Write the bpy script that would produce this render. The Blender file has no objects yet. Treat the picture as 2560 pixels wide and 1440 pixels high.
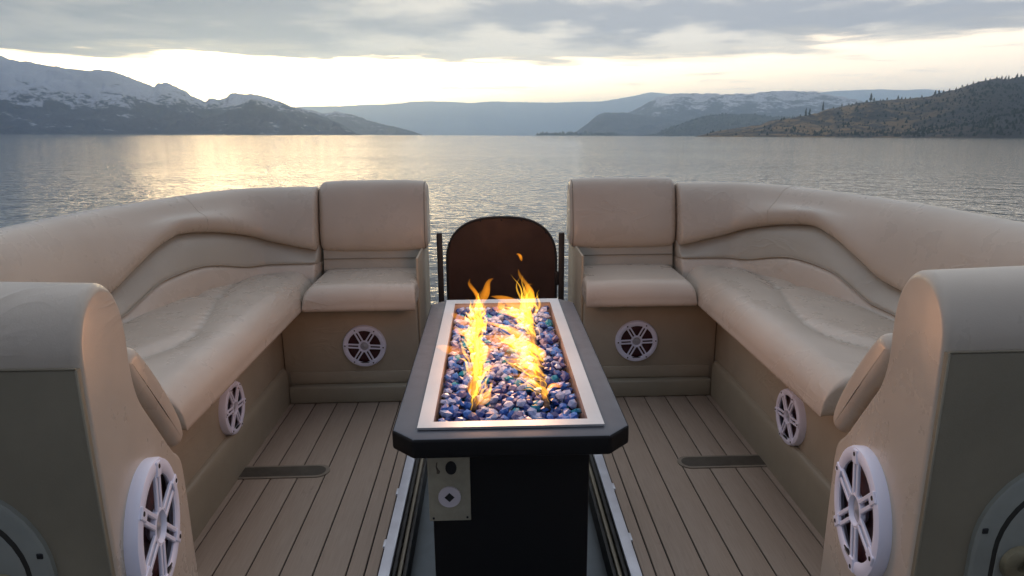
import bpy, bmesh, math, random
from mathutils import Matrix, Vector, noise as mnoise

R_ = math.radians
sc = bpy.context.scene
COL = sc.collection

# ------------------------------------------------------------------ camera
def cam_matrix(pos, yaw, pitch, roll):
    F = Vector((math.sin(yaw) * math.cos(pitch), math.cos(yaw) * math.cos(pitch), -math.sin(pitch)))
    R = Vector((math.cos(yaw), -math.sin(yaw), 0.0))
    U = R.cross(F)
    c, s = math.cos(roll), math.sin(roll)
    R2 = R * c - U * s
    U2 = R * s + U * c
    m = Matrix.Identity(4)
    for i in range(3):
        m[i][0], m[i][1], m[i][2], m[i][3] = R2[i], U2[i], -F[i], pos[i]
    return m

CAM_WORLD = cam_matrix((0, 0, 1.72), 0.0, math.atan(382 / 1700), R_(-0.2))      # level lake
TH = math.atan(432 / 1700)
CAM_BOAT = cam_matrix((-0.033, 0, 1.16), math.atan(52 / 1700 * math.cos(TH)), TH, R_(0.5))   # seen from the deck
M_BOAT = CAM_WORLD @ CAM_BOAT.inverted()          # the boat rides slightly bow-up on the lake

cd = bpy.data.cameras.new('camera')
cam = bpy.data.objects.new('camera', cd)
COL.objects.link(cam)
cam.matrix_world = CAM_WORLD
cd.sensor_fit = 'HORIZONTAL'
cd.sensor_width = 36.0
cd.lens = 36.0 * 1700 / 2560
cd.clip_start = 0.05
cd.clip_end = 60000
sc.camera = cam

# ------------------------------------------------------------------ node helper
class NT:
    def __init__(self, tree):
        self.t = tree
        self.n = tree.nodes
    def new(self, typ, **kw):
        nd = self.n.new(typ)
        for k, v in kw.items():
            setattr(nd, k, v)
        return nd
    def put(self, sock, v):
        if isinstance(v, bpy.types.NodeSocket):
            self.t.links.new(v, sock)
        else:
            if hasattr(sock.default_value, '__len__') and not isinstance(v, (int, float)):
                v = tuple(v)
                if len(sock.default_value) == 4 and len(v) == 3:
                    v = v + (1.0,)
            sock.default_value = v
    def math(self, op, a, b=0.0, c=0.0, clamp=False):
        nd = self.new('ShaderNodeMath', operation=op, use_clamp=clamp)
        for i, v in enumerate((a, b, c)):
            self.put(nd.inputs[i], v)
        return nd.outputs[0]
    def vmath(self, op, a, b=(0, 0, 0), scale=None):
        nd = self.new('ShaderNodeVectorMath', operation=op)
        self.put(nd.inputs[0], a)
        self.put(nd.inputs[1], b)
        if scale is not None:
            self.put(nd.inputs['Scale'], scale)
        return nd.outputs['Value'] if op in ('DOT_PRODUCT', 'LENGTH') else nd.outputs[0]
    def mapr(self, v, a, b, c=0.0, d=1.0, smooth=True):
        nd = self.new('ShaderNodeMapRange', interpolation_type='SMOOTHSTEP' if smooth else 'LINEAR', clamp=True)
        for i, x in enumerate((v, a, b, c, d)):
            self.put(nd.inputs[i], x)
        return nd.outputs[0]
    def mix(self, f, a, b, blend='MIX'):
        nd = self.new('ShaderNodeMix', data_type='RGBA', blend_type=blend)
        nd.clamp_factor = True
        self.put(nd.inputs[0], f)
        self.put(nd.inputs[6], a)
        self.put(nd.inputs[7], b)
        return nd.outputs[2]
    def noise(self, vec, scale=5.0, detail=4.0, rough=0.5, distort=0.0, lac=2.0):
        nd = self.new('ShaderNodeTexNoise')
        if vec is not None:
            self.put(nd.inputs['Vector'], vec)
        self.put(nd.inputs['Scale'], scale)
        self.put(nd.inputs['Detail'], detail)
        self.put(nd.inputs['Roughness'], rough)
        self.put(nd.inputs['Lacunarity'], lac)
        self.put(nd.inputs['Distortion'], distort)
        return nd.outputs[0]
    def combine(self, x, y, z):
        nd = self.new('ShaderNodeCombineXYZ')
        for i, v in enumerate((x, y, z)):
            self.put(nd.inputs[i], v)
        return nd.outputs[0]
    def bump(self, h, strength=0.5, dist=0.01, normal=None):
        nd = self.new('ShaderNodeBump')
        self.put(nd.inputs['Strength'], strength)
        self.put(nd.inputs['Distance'], dist)
        self.put(nd.inputs['Height'], h)
        if normal is not None:
            self.put(nd.inputs['Normal'], normal)
        return nd.outputs[0]

# ------------------------------------------------------------------ sky
SUN_AZ, SUN_EL = R_(-20.5), R_(3.6)
SUN_DIR = Vector((math.sin(SUN_AZ) * math.cos(SUN_EL), math.cos(SUN_AZ) * math.cos(SUN_EL), math.sin(SUN_EL)))
world = bpy.data.worlds.new('World')
sc.world = world
world.use_nodes = True
w = NT(world.node_tree)
w.n.clear()
d = w.vmath('NORMALIZE', w.new('ShaderNodeTexCoord').outputs['Generated'])
sep = w.new('ShaderNodeSeparateXYZ')
w.put(sep.inputs[0], d)
dx, dy, dz = sep.outputs
el = w.math('MULTIPLY', w.math('ARCSINE', dz), 57.29578)
az = w.math('MULTIPLY', w.math('ARCTAN2', dx, dy), 57.29578)
sky = w.new('ShaderNodeTexSky', sky_type='NISHITA', sun_disc=False)
sky.sun_elevation = SUN_EL
sky.sun_rotation = SUN_AZ
sky.altitude = 350.0
sky.air_density = 1.0
sky.dust_density = 2.0
clear = w.vmath('SCALE', sky.outputs[0], scale=0.10)
cosS = w.math('MAXIMUM', w.vmath('DOT_PRODUCT', d, tuple(SUN_DIR)), 0.0)
glow1 = w.math('POWER', cosS, 45.0)
glow2 = w.math('POWER', cosS, 7.0)
# thin high veil lit by the low sun behind the cloud deck
veil = w.mix(glow2, (2.0, 1.62, 1.18), (6.0, 4.5, 2.55))
veil = w.mix(glow1, veil, (19.0, 13.5, 6.8))
clear = w.mix(0.12, veil, clear)
# cloud deck: a plane above the lake seen in perspective
pz = w.math('ADD', w.math('MAXIMUM', dz, 0.0), 0.07)
q = w.combine(w.math('DIVIDE', dx, pz), w.math('DIVIDE', dy, pz), 3.7)
n1 = w.noise(q, 0.85, 5.0, 0.50, 0.35)
n2 = w.noise(w.vmath('ADD', q, (7.1, 2.3, 4.0)), 2.6, 3.0, 0.55, 0.2)
ae_ = w.combine(w.math('MULTIPLY', az, 0.05), w.math('MULTIPLY', el, 0.55), 1.3)
n3 = w.noise(ae_, 2.2, 4.0, 0.6, 0.4)
edge0 = w.math('ADD', w.mapr(az, -42, -8, 4.2, 5.65, False), w.mapr(az, -8, 32, 0.0, 0.9, False))
lvl = w.math('SUBTRACT', el, edge0)
lvl = w.math('ADD', lvl, w.math('MULTIPLY', w.math('SUBTRACT', n3, 0.5), 2.9))
lvl = w.math('ADD', lvl, w.math('MULTIPLY', w.math('SUBTRACT', n1, 0.47), 3.6))
mask = w.mapr(lvl, -0.35, 0.75)
# brightness of the deck: heavy on the one side, thinner on the other
side = w.mapr(dx, -0.62, 0.25)
cdark = w.mix(side, (0.055, 0.080, 0.140), (0.32, 0.318, 0.345))
clite = w.mix(side, (0.25, 0.245, 0.25), (0.90, 0.80, 0.66))
cmix = w.mapr(w.math('ADD', w.math('MULTIPLY', n1, 0.75), w.math('MULTIPLY', n2, 0.25)), 0.43, 0.585)
cloud = w.mix(cmix, cdark, clite)
cloud = w.mix(w.mapr(el, 8.0, 28.0, 0.0, 0.85), cloud, w.mix(cmix, (0.36, 0.40, 0.47), (0.56, 0.58, 0.62)))
cloud = w.vmath('SCALE', cloud, scale=w.math('ADD', 0.95, w.math('MULTIPLY', w.math('MAXIMUM', dz, 0.0), 0.3)))
# warm fringe where the deck thins out
fr = w.math('MULTIPLY', w.mapr(lvl, 1.6, 0.2), w.math('ADD', 0.25, w.math('MULTIPLY', glow2, 0.5)))
cloud = w.mix(fr, cloud, (0.80, 0.66, 0.46))
# little streaks in the open band
n4 = w.noise(w.combine(w.math('MULTIPLY', az, 0.10), w.math('MULTIPLY', el, 1.1), 8.0), 1.6, 3.0, 0.55, 0.3)
strk = w.math('MULTIPLY', w.mapr(n4, 0.55, 0.72), 0.6)
clear = w.mix(strk, clear, (1.1, 0.92, 0.74))
skycol = w.mix(mask, clear, cloud)
# the sky turns dimmer and bluer away from the sunset
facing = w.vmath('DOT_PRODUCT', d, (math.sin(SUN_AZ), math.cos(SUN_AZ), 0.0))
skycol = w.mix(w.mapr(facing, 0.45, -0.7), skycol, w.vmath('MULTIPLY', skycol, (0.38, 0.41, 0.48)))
ground = w.mapr(dz, -0.02, 0.0)
skycol = w.mix(ground, (0.25, 0.26, 0.28), skycol)
bg = w.new('ShaderNodeBackground')
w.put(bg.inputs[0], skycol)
bg.inputs[1].default_value = 1.0
wo = w.new('ShaderNodeOutputWorld')
w.t.links.new(bg.outputs[0], wo.inputs[0])

sl = bpy.data.lights.new('sun', 'SUN')
sl.energy = 0.18
sl.angle = R_(18)
sl.color = (1.0, 0.72, 0.42)
so = bpy.data.objects.new('sun', sl)
COL.objects.link(so)
so.rotation_euler = (-SUN_DIR).to_track_quat('-Z', 'Y').to_euler()

sc.view_settings.view_transform = 'Standard'
sc.view_settings.look = 'None'
sc.view_settings.exposure = 0.54
sc.view_settings.gamma = 1.0
sc.view_settings.use_curve_mapping = False
sc.render.engine = 'CYCLES'
cy = sc.cycles
cy.use_denoising = True
cy.use_adaptive_sampling = True
cy.adaptive_threshold = 0.02
cy.max_bounces = 6
cy.diffuse_bounces = 3
cy.glossy_bounces = 4
cy.transmission_bounces = 6
cy.volume_bounces = 3
cy.transparent_max_bounces = 8
cy.sample_clamp_indirect = 3.0
cy.caustics_reflective = False
cy.caustics_refractive = False

# ------------------------------------------------------------------ materials
MATS = {}
def mat(name):
    m = bpy.data.materials.new(name)
    m.use_nodes = True
    t = NT(m.node_tree)
    t.n.clear()
    out = t.new('ShaderNodeOutputMaterial')
    MATS[name] = m
    return m, t, out

def principled(name, color, rough=0.5, metal=0.0, var=0.0, vscale=6.0, bump=0.0, bscale=200.0, bdist=0.001,
               spec=0.5, trans=0.0, ior=1.45, coat=0.0, tint=None, detail=4.0, bump2=None, rvar=0.0):
    m, t, out = mat(name)
    p = t.new('ShaderNodeBsdfPrincipled')
    co = t.new('ShaderNodeTexCoord').outputs['Object']
    c = color
    if var:
        n = t.noise(co, vscale, detail, 0.6, 0.3)
        lo = tuple(v * (1 - var) for v in color)
        hi = tint if tint else tuple(v * (1 + var) for v in color)
        c = t.mix(t.mapr(n, 0.3, 0.7), lo, hi)
    t.put(p.inputs['Base Color'], c)
    if rvar:
        t.put(p.inputs['Roughness'], t.mapr(t.noise(co, vscale * 2.3, 5, 0.6), 0.3, 0.7, max(0.02, rough - rvar), rough + rvar))
    else:
        p.inputs['Roughness'].default_value = rough
    p.inputs['Metallic'].default_value = metal
    p.inputs['Specular IOR Level'].default_value = spec
    p.inputs['Transmission Weight'].default_value = trans
    p.inputs['IOR'].default_value = ior
    p.inputs['Coat Weight'].default_value = coat
    nrm = None
    if bump2:
        nrm = t.bump(t.noise(co, bump2[0], 3, 0.5), bump2[1], bump2[2])
        # sparse creases in the skin
        cr = t.noise(t.vmath('MULTIPLY', co, (1.0, 0.7, 1.6)), 4.5, 3, 0.55, 1.2)
        cr = t.math('POWER', t.math('SUBTRACT', 1.0, t.math('ABSOLUTE', t.math('MULTIPLY', t.math('SUBTRACT', cr, 0.5), 9.0)), clamp=True), 3.0)
        cr = t.math('MULTIPLY', cr, t.mapr(t.noise(co, 2.2, 2, 0.5), 0.50, 0.68))
        nrm = t.bump(cr, 0.35, 0.0035, nrm)
    if bump:
        nrm = t.bump(t.noise(co, bscale, 3, 0.6), bump, bdist, nrm)
    if nrm is not None:
        t.put(p.inputs['Normal'], nrm)
    t.t.links.new(p.outputs[0], out.inputs[0])
    return m

principled('vinyl', (0.485, 0.415, 0.340), 0.30, var=0.05, vscale=3.0, bump=0.25, bscale=420, bdist=0.0008, bump2=(9.0, 0.35, 0.004), rvar=0.06)
principled('vinyl_sage', (0.395, 0.365, 0.305), 0.33, var=0.05, vscale=3.0, bump=0.25, bscale=420, bdist=0.0008, bump2=(9.0, 0.3, 0.004), rvar=0.06)
principled('vinyl_base', (0.40, 0.342, 0.255), 0.50, var=0.08, vscale=3.0, bump=0.3, bscale=420, bdist=0.0008, bump2=(7.0, 0.3, 0.004))
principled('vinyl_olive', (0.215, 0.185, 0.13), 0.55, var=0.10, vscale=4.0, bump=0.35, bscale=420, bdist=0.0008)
principled('piping', (0.21, 0.182, 0.138), 0.5, bump=0.5, bscale=600, bdist=0.001)
principled('gap_dark', (0.02, 0.018, 0.014), 0.8)
principled('plinth', (0.33, 0.29, 0.215), 0.36, var=0.05, vscale=3, bump=0.2, bscale=120, bdist=0.0008, rvar=0.08)
principled('subfloor', (0.05, 0.042, 0.036), 0.8)
principled('slot_plate', (0.08, 0.067, 0.052), 0.55, var=0.15, vscale=30, bump=0.4, bscale=300)
principled('slot_rim', (0.24, 0.20, 0.155), 0.55, var=0.1, vscale=20)
principled('aluminium', (0.74, 0.76, 0.83), 0.42, metal=0.35, var=0.08, vscale=9, bump=0.1, bscale=60, bdist=0.0006, rvar=0.06)
principled('rubber_trim', (0.05, 0.05, 0.048), 0.55, var=0.25, vscale=18, bump=0.4, bscale=90)
principled('channel_metal', (0.17, 0.20, 0.22), 0.5, metal=0.3, var=0.12, vscale=6, bump=0.3, bscale=80)
principled('table_black', (0.006, 0.006, 0.007), 0.6, spec=0.3, bump=0.35, bscale=900, bdist=0.0005)
principled('table_top', (0.095, 0.10, 0.117), 0.40, metal=0.2, var=0.06, vscale=6, bump=0.25, bscale=700, bdist=0.0005, rvar=0.06)
principled('steel', (0.57, 0.585, 0.60), 0.46, metal=0.8, var=0.06, vscale=4, rvar=0.05)
principled('pan_steel', (0.45, 0.40, 0.38), 0.42, metal=0.6, var=0.2, vscale=14)
principled('burner', (0.10, 0.07, 0.055), 0.55, metal=0.7, var=0.4, vscale=60, bump=0.4, bscale=300)
principled('panel_plate', (0.33, 0.31, 0.235), 0.5, var=0.12, vscale=22, bump=0.2, bscale=150)
principled('scuff', (0.10, 0.08, 0.06), 0.7, var=0.3, vscale=90)
principled('valve_white', (0.62, 0.58, 0.62), 0.3)
principled('hole_dark', (0.01, 0.01, 0.012), 0.7)
principled('screw', (0.35, 0.35, 0.37), 0.35, metal=0.9)
principled('screen_metal', (0.052, 0.025, 0.019), 0.48, metal=0.2, var=0.25, vscale=5, rvar=0.08, bump=0.15, bscale=80)
principled('post_black', (0.018, 0.016, 0.016), 0.5, bump=0.2, bscale=200)
principled('speaker_white', (0.78, 0.77, 0.90), 0.35, bump=0.1, bscale=300)
principled('speaker_cone', (0.035, 0.022, 0.026), 0.45, var=0.5, vscale=25, tint=(0.09, 0.018, 0.022))
principled('tweeter', (0.40, 0.40, 0.44), 0.3, metal=0.3)
principled('badge_silver', (0.45, 0.45, 0.47), 0.4, metal=0.5)
principled('hatch', (0.245, 0.25, 0.22), 0.5, var=0.08, vscale=8, bump=0.3, bscale=250)
principled('latch', (0.22, 0.19, 0.12), 0.45, metal=0.3, var=0.2, vscale=30)
principled('fence_panel', (0.30, 0.26, 0.20), 0.5, var=0.06, vscale=2)
for nm, c in (('glass_navy', (0.025, 0.055, 0.25)), ('glass_cobalt', (0.055, 0.17, 0.56)), ('glass_lavender', (0.33, 0.41, 0.66)),
              ('glass_teal', (0.01, 0.22, 0.36)), ('glass_violet', (0.10, 0.095, 0.25))):
    principled(nm, c, 0.16, var=0.35, vscale=70, spec=0.5, trans=0.12, ior=1.5)

# planks: woven vinyl with fine lengthwise grain
m, t, out = mat('plank')
p = t.new('ShaderNodeBsdfPrincipled')
co = t.new('ShaderNodeTexCoord').outputs['Object']
oi = t.new('ShaderNodeObjectInfo').outputs['Random']
mp = t.vmath('MULTIPLY', co, (260, 9, 60))
g1 = t.noise(mp, 1.0, 4, 0.6)
g2 = t.noise(co, 2.4, 4, 0.6)
c = t.mix(t.mapr(g1, 0.3, 0.7), (0.335, 0.256, 0.198), (0.40, 0.312, 0.243))
c = t.mix(t.math('MULTIPLY', t.mapr(g2, 0.35, 0.7), 0.5), c, (0.335, 0.25, 0.185))
sc_ = t.noise(t.vmath('MULTIPLY', co, (3.0, 1.0, 1.0)), 7.0, 5, 0.7, 0.8)
c = t.mix(t.mapr(sc_, 0.60, 0.72, 0.0, 0.35), c, (0.16, 0.13, 0.11))
c = t.mix(t.math('MULTIPLY', oi, 0.25), c, (0.41, 0.325, 0.26))
t.put(p.inputs['Base Color'], c)
p.inputs['Roughness'].default_value = 0.62
t.put(p.inputs['Normal'], t.bump(g1, 0.25, 0.0015))
t.t.links.new(p.outputs[0], out.inputs[0])

# water
m, t, out = mat('water')
p = t.new('ShaderNodeBsdfPrincipled')
co = t.new('ShaderNodeTexCoord').outputs['Object']
p.inputs['Base Color'].default_value = (0.012, 0.022, 0.030, 1)
p.inputs['Roughness'].default_value = 0.045
p.inputs['IOR'].default_value = 1.333
def wave_height(v):
    v1 = t.vmath('MULTIPLY', v, (0.75, 1.0, 1.0))
    wa = t.noise(v1, 1.0, 1.5, 0.5, 0.2)
    wb = t.noise(v1, 4.2, 2.0, 0.5, 0.2)
    return t.math('ADD', t.math('MULTIPLY', wa, 0.052), t.math('MULTIPLY', wb, 0.031))
EPS = 0.025
h0 = wave_height(co)
hx = wave_height(t.vmath('ADD', co, (EPS, 0, 0)))
hy = wave_height(t.vmath('ADD', co, (0, EPS, 0)))
gust = t.mapr(t.noise(t.vmath('MULTIPLY', co, (0.4, 1, 1)), 0.035, 3.0, 0.55), 0.3, 0.7, 0.75, 1.2)
k_ = t.math('DIVIDE', gust, -EPS)
nv_ = t.combine(t.math('MULTIPLY', t.math('SUBTRACT', hx, h0), k_), t.math('MULTIPLY', t.math('SUBTRACT', hy, h0), k_), 1.0)
t.put(p.inputs['Normal'], t.vmath('NORMALIZE', nv_))
t.t.links.new(p.outputs[0], out.inputs[0])

def flame_material(name, rgb, k):
    m, t, out = mat(name)
    e = t.new('ShaderNodeEmission')
    t.put(e.inputs[0], rgb)
    e.inputs[1].default_value = k
    t.t.links.new(e.outputs[0], out.inputs['Volume'])
    return m
flame_material('flame_body', (1.0, 0.36, 0.02), 48.0)
flame_material('flame_strand', (1.0, 0.49, 0.04), 140.0)
flame_material('flame_lick', (1.0, 0.32, 0.015), 58.0)

# mountain materials: rock or wood below, snow on the heights; haze painted into the far one
def hill_mat(name, low, high, snow, z0, z1, nscale, patch=0.5, amount=1.0, streak=(1, 1, 1)):
    m, t, out = mat(name)
    p = t.new('ShaderNodeBsdfPrincipled')
    co = t.new('ShaderNodeTexCoord').outputs['Object']
    sp = t.new('ShaderNodeSeparateXYZ')
    t.put(sp.inputs[0], co)
    sv = t.vmath('MULTIPLY', co, streak)
    na = t.noise(sv, nscale, 7, 0.62, 0.3)
    nb = t.noise(sv, nscale * 5, 5, 0.6)
    base = t.mix(t.mapr(t.math('ADD', t.math('MULTIPLY', na, 0.6), t.math('MULTIPLY', nb, 0.4)), 0.38, 0.62), low, high)
    hz = t.mapr(sp.outputs[2], z0, z1, 0.0, 1.0, False)
    s = t.math('ADD', hz, t.math('MULTIPLY', t.math('SUBTRACT', t.math('ADD', t.math('MULTIPLY', na, 0.6), t.math('MULTIPLY', nb, 0.4)), 0.5), 4.0 * patch))
    s = t.math('MULTIPLY', t.mapr(s, 0.35, 0.70), amount)
    t.put(p.inputs['Base Color'], t.mix(s, base, snow))
    p.inputs['Roughness'].default_value = 0.9
    p.inputs['Specular IOR Level'].default_value = 0.1
    t.put(p.inputs['Normal'], t.bump(t.math('ADD', na, t.math('MULTIPLY', nb, 0.3)), 0.8, 20.0))
    t.t.links.new(p.outputs[0], out.inputs[0])
    return m
hill_mat('hill_snow_far', (0.020, 0.032, 0.062), (0.05, 0.062, 0.095), (0.60, 0.64, 0.72), 92, 190, 0.0085, 1.15, 0.65, (1, 1, 2.4))
hill_mat('hill_snow_dust', (0.06, 0.075, 0.10), (0.12, 0.13, 0.15), (0.70, 0.68, 0.70), 110, 420, 0.0065, 0.9, 0.85, (1, 1, 2.5))
hill_mat('hill_wood', (0.03, 0.04, 0.05), (0.075, 0.08, 0.075), (0.4, 0.4, 0.42), 900, 1000, 0.02)
hill_mat('hill_far', (0.38, 0.43, 0.46), (0.46, 0.51, 0.54), (0.6, 0.62, 0.65), 400, 900, 0.003, 0.4, 0.6)  # pale base colour: distance haze painted in over the snowy ridge
# near hillside: dry grass among dark pine wood
m, t, out = mat('hill_grass')
p = t.new('ShaderNodeBsdfPrincipled')
co = t.new('ShaderNodeTexCoord').outputs['Object']
na = t.noise(t.vmath('MULTIPLY', co, (1, 1, 2.2)), 0.012, 6, 0.62, 0.6)
nb = t.noise(co, 0.07, 6, 0.65)
sp = t.new('ShaderNodeSeparateXYZ'); t.put(sp.inputs[0], co)
gr = t.mapr(t.math('ADD', t.math('MULTIPLY', na, 0.65), t.math('MULTIPLY', nb, 0.35)), 0.44, 0.58)
gr = t.math('MULTIPLY', gr, t.mapr(t.math('DIVIDE', sp.outputs[0], sp.outputs[1]), 0.72, 0.48))
c = t.mix(nb, (0.028, 0.032, 0.036), (0.07, 0.066, 0.062))
c = t.mix(gr, c, (0.25, 0.165, 0.085))
t.put(p.inputs['Base Color'], c)
p.inputs['Roughness'].default_value = 0.95
p.inputs['Specular IOR Level'].default_value = 0.1
t.put(p.inputs['Normal'], t.bump(nb, 0.8, 6.0))
t.t.links.new(p.outputs[0], out.inputs[0])
principled('conifer', (0.022, 0.032, 0.024), 0.9, var=0.35, vscale=0.4, spec=0.1)
principled('trunk_bark', (0.06, 0.045, 0.035), 0.9)
principled('house_wall', (0.55, 0.52, 0.48), 0.8, var=0.1, vscale=1)
principled('house_roof', (0.12, 0.09, 0.08), 0.8)

# ------------------------------------------------------------------ object helpers
BOAT = []          # top-level objects that ride on the boat

def tag(o, label=None, cat=None, group=None, kind=None):
    for k, v in (('label', label), ('category', cat), ('group', group), ('kind', kind)):
        if v:
            o[k] = v
    return o

def mesh_from(name, verts, faces, smooth=True, side=1):
    if side < 0:
        verts = [(-v[0], v[1], v[2]) for v in verts]
        faces = [tuple(reversed(f)) for f in faces]
    me = bpy.data.meshes.new(name)
    me.from_pydata([tuple(v) for v in verts], [], faces)
    me.validate()
    if smooth:
        for pl in me.polygons:
            pl.use_smooth = True
    return me

def obj(name, me, material, parent=None, base=None, boat=True):
    o = bpy.data.objects.new(name, me)
    COL.objects.link(o)
    if material and me is not None:
        if not me.materials:
            me.materials.append(MATS[material])
    if parent is not None:
        o.parent = parent
        if base is not None:
            o.location = -Vector(base)
    elif boat:
        BOAT.append(o)
    return o

def recalc(me):
    bm = bmesh.new(); bm.from_mesh(me)
    bmesh.ops.recalc_face_normals(bm, faces=bm.faces)
    bm.to_mesh(me); bm.free()
    return me

def autosmooth(me, ang=35):
    bm = bmesh.new(); bm.from_mesh(me)
    for e in bm.edges:
        if len(e.link_faces) == 2 and e.calc_face_angle(0) > R_(ang):
            e.smooth = False
    for f in bm.faces:
        f.smooth = True
    bm.to_mesh(me); bm.free()
    return me

def thing(name, base, label, cat, group=None):
    o = bpy.data.objects.new(name, None)
    COL.objects.link(o)
    o.location = base
    o.empty_display_size = 0.1
    tag(o, label, cat, group)
    BOAT.append(o)
    return o

def loft(sections, closed=True, caps=True):
    """rings of equal length -> verts, faces"""
    n = len(sections[0])
    verts = [tuple(p) for s in sections for p in s]
    faces = []
    for i in range(len(sections) - 1):
        for j in range(n if closed else n - 1):
            a = i * n + j
            b = i * n + (j + 1) % n
            faces.append((a, b, b + n, a + n))
    if caps:
        faces.append(tuple(reversed(range(n))))
        faces.append(tuple(range((len(sections) - 1) * n, len(sections) * n)))
    return verts, faces

def box_mesh(name, x0, x1, y0, y1, z0, z1, bevel=0.0, seg=3, side=1):
    bm = bmesh.new()
    bmesh.ops.create_cube(bm, size=1.0)
    for v in bm.verts:
        v.co = Vector(((x0 + x1) / 2 + v.co.x * (x1 - x0), (y0 + y1) / 2 + v.co.y * (y1 - y0), (z0 + z1) / 2 + v.co.z * (z1 - z0)))
    if bevel:
        bmesh.ops.bevel(bm, geom=list(bm.edges), offset=bevel, segments=seg, profile=0.5, affect='EDGES')
    if side < 0:
        for v in bm.verts:
            v.co.x *= -1
        bmesh.ops.reverse_faces(bm, faces=bm.faces)
    me = bpy.data.meshes.new(name)
    bm.to_mesh(me); bm.free()
    return autosmooth(me, 40)

def tube_mesh(name, pts, r, n=8, side=1, caps=True):
    pts = [Vector(p) for p in pts]
    secs = []
    for i, p in enumerate(pts):
        a = pts[max(i - 1, 0)]; b = pts[min(i + 1, len(pts) - 1)]
        tdir = (b - a).normalized()
        up = Vector((0, 0, 1)) if abs(tdir.z) < 0.9 else Vector((0, 1, 0))
        u = tdir.cross(up).normalized(); v = u.cross(tdir)
        rr = r[i] if isinstance(r, (list, tuple)) else r
        secs.append([p + u * math.cos(2 * math.pi * k / n) * rr + v * math.sin(2 * math.pi * k / n) * rr for k in range(n)])
    vs, fs = loft(secs, True, caps)
    return recalc(mesh_from(name, vs, fs, True, side))

def smooth_poly(pts, it=2, closed=True):
    """Chaikin corner cutting"""
    for _ in range(it):
        out = []
        n = len(pts)
        rng = range(n) if closed else range(n - 1)
        if not closed:
            out.append(pts[0])
        for i in rng:
            a, b = pts[i], pts[(i + 1) % n]
            out.append(tuple(a[k] * 0.75 + b[k] * 0.25 for k in range(len(a))))
            out.append(tuple(a[k] * 0.25 + b[k] * 0.75 for k in range(len(a))))
        if not closed:
            out.append(pts[-1])
        pts = out
    return pts

def inset_poly(pts, dist):
    """inset a 2-D ring (anticlockwise) by dist along vertex normals"""
    n = len(pts)
    out = []
    for i in range(n):
        ax, ay = pts[i - 1]; bx, by = pts[(i + 1) % n]
        tx, ty = bx - ax, by - ay
        l = math.hypot(tx, ty) or 1
        out.append((pts[i][0] - ty / l * dist, pts[i][1] + tx / l * dist))
    return out

def ccw(pts):
    a = sum(pts[i - 1][0] * pts[i][1] - pts[i][0] * pts[i - 1][1] for i in range(len(pts)))
    return pts if a > 0 else list(reversed(pts))

def resample(pts, step, closed=False):
    P = [Vector(p) for p in pts]
    if closed:
        P.append(P[0])
    out = [P[0]]
    acc = 0.0
    for a, b in zip(P[:-1], P[1:]):
        L = (b - a).length
        k = max(1, int(round(L / step)))
        for i in range(1, k + 1):
            out.append(a.lerp(b, i / k))
    if closed:
        out.pop()
    return [tuple(v) for v in out]

def interp(x, xs, ys):
    if x <= xs[0]:
        return ys[0]
    for i in range(len(xs) - 1):
        if x <= xs[i + 1]:
            f = (x - xs[i]) / (xs[i + 1] - xs[i])
            return ys[i] + (ys[i + 1] - ys[i]) * f
    return ys[-1]

def sinterp(x, xs, ys):
    """smooth curve through the points (monotone cubic)"""
    n = len(xs)
    if x <= xs[0]:
        return ys[0]
    if x >= xs[-1]:
        return ys[-1]
    sl_ = [(ys[i + 1] - ys[i]) / (xs[i + 1] - xs[i]) for i in range(n - 1)]
    def tang(i):
        if i == 0:
            return sl_[0]
        if i == n - 1:
            return sl_[-1]
        if sl_[i - 1] * sl_[i] <= 0:
            return 0.0
        return 2 * sl_[i - 1] * sl_[i] / (sl_[i - 1] + sl_[i])
    i = max(k for k in range(n - 1) if xs[k] <= x)
    h_ = xs[i + 1] - xs[i]
    f = (x - xs[i]) / h_
    return (ys[i] * (1 + 2 * f) * (1 - f) ** 2 + tang(i) * h_ * f * (1 - f) ** 2
            + ys[i + 1] * f * f * (3 - 2 * f) + tang(i + 1) * h_ * f * f * (f - 1))

# ------------------------------------------------------------------ lake and hills
rnd = random.Random(7)
bm = bmesh.new()
bmesh.ops.create_grid(bm, x_segments=24, y_segments=24, size=16000)
me = bpy.data.meshes.new('water'); bm.to_mesh(me); bm.free()
water = obj('water', me, 'water', boat=False)
tag(water, kind='structure')

def fbm(x, y, z=0.0, o=5):
    return mnoise.fractal(Vector((x, y, z)), 0.9, 2.1, o)

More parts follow.
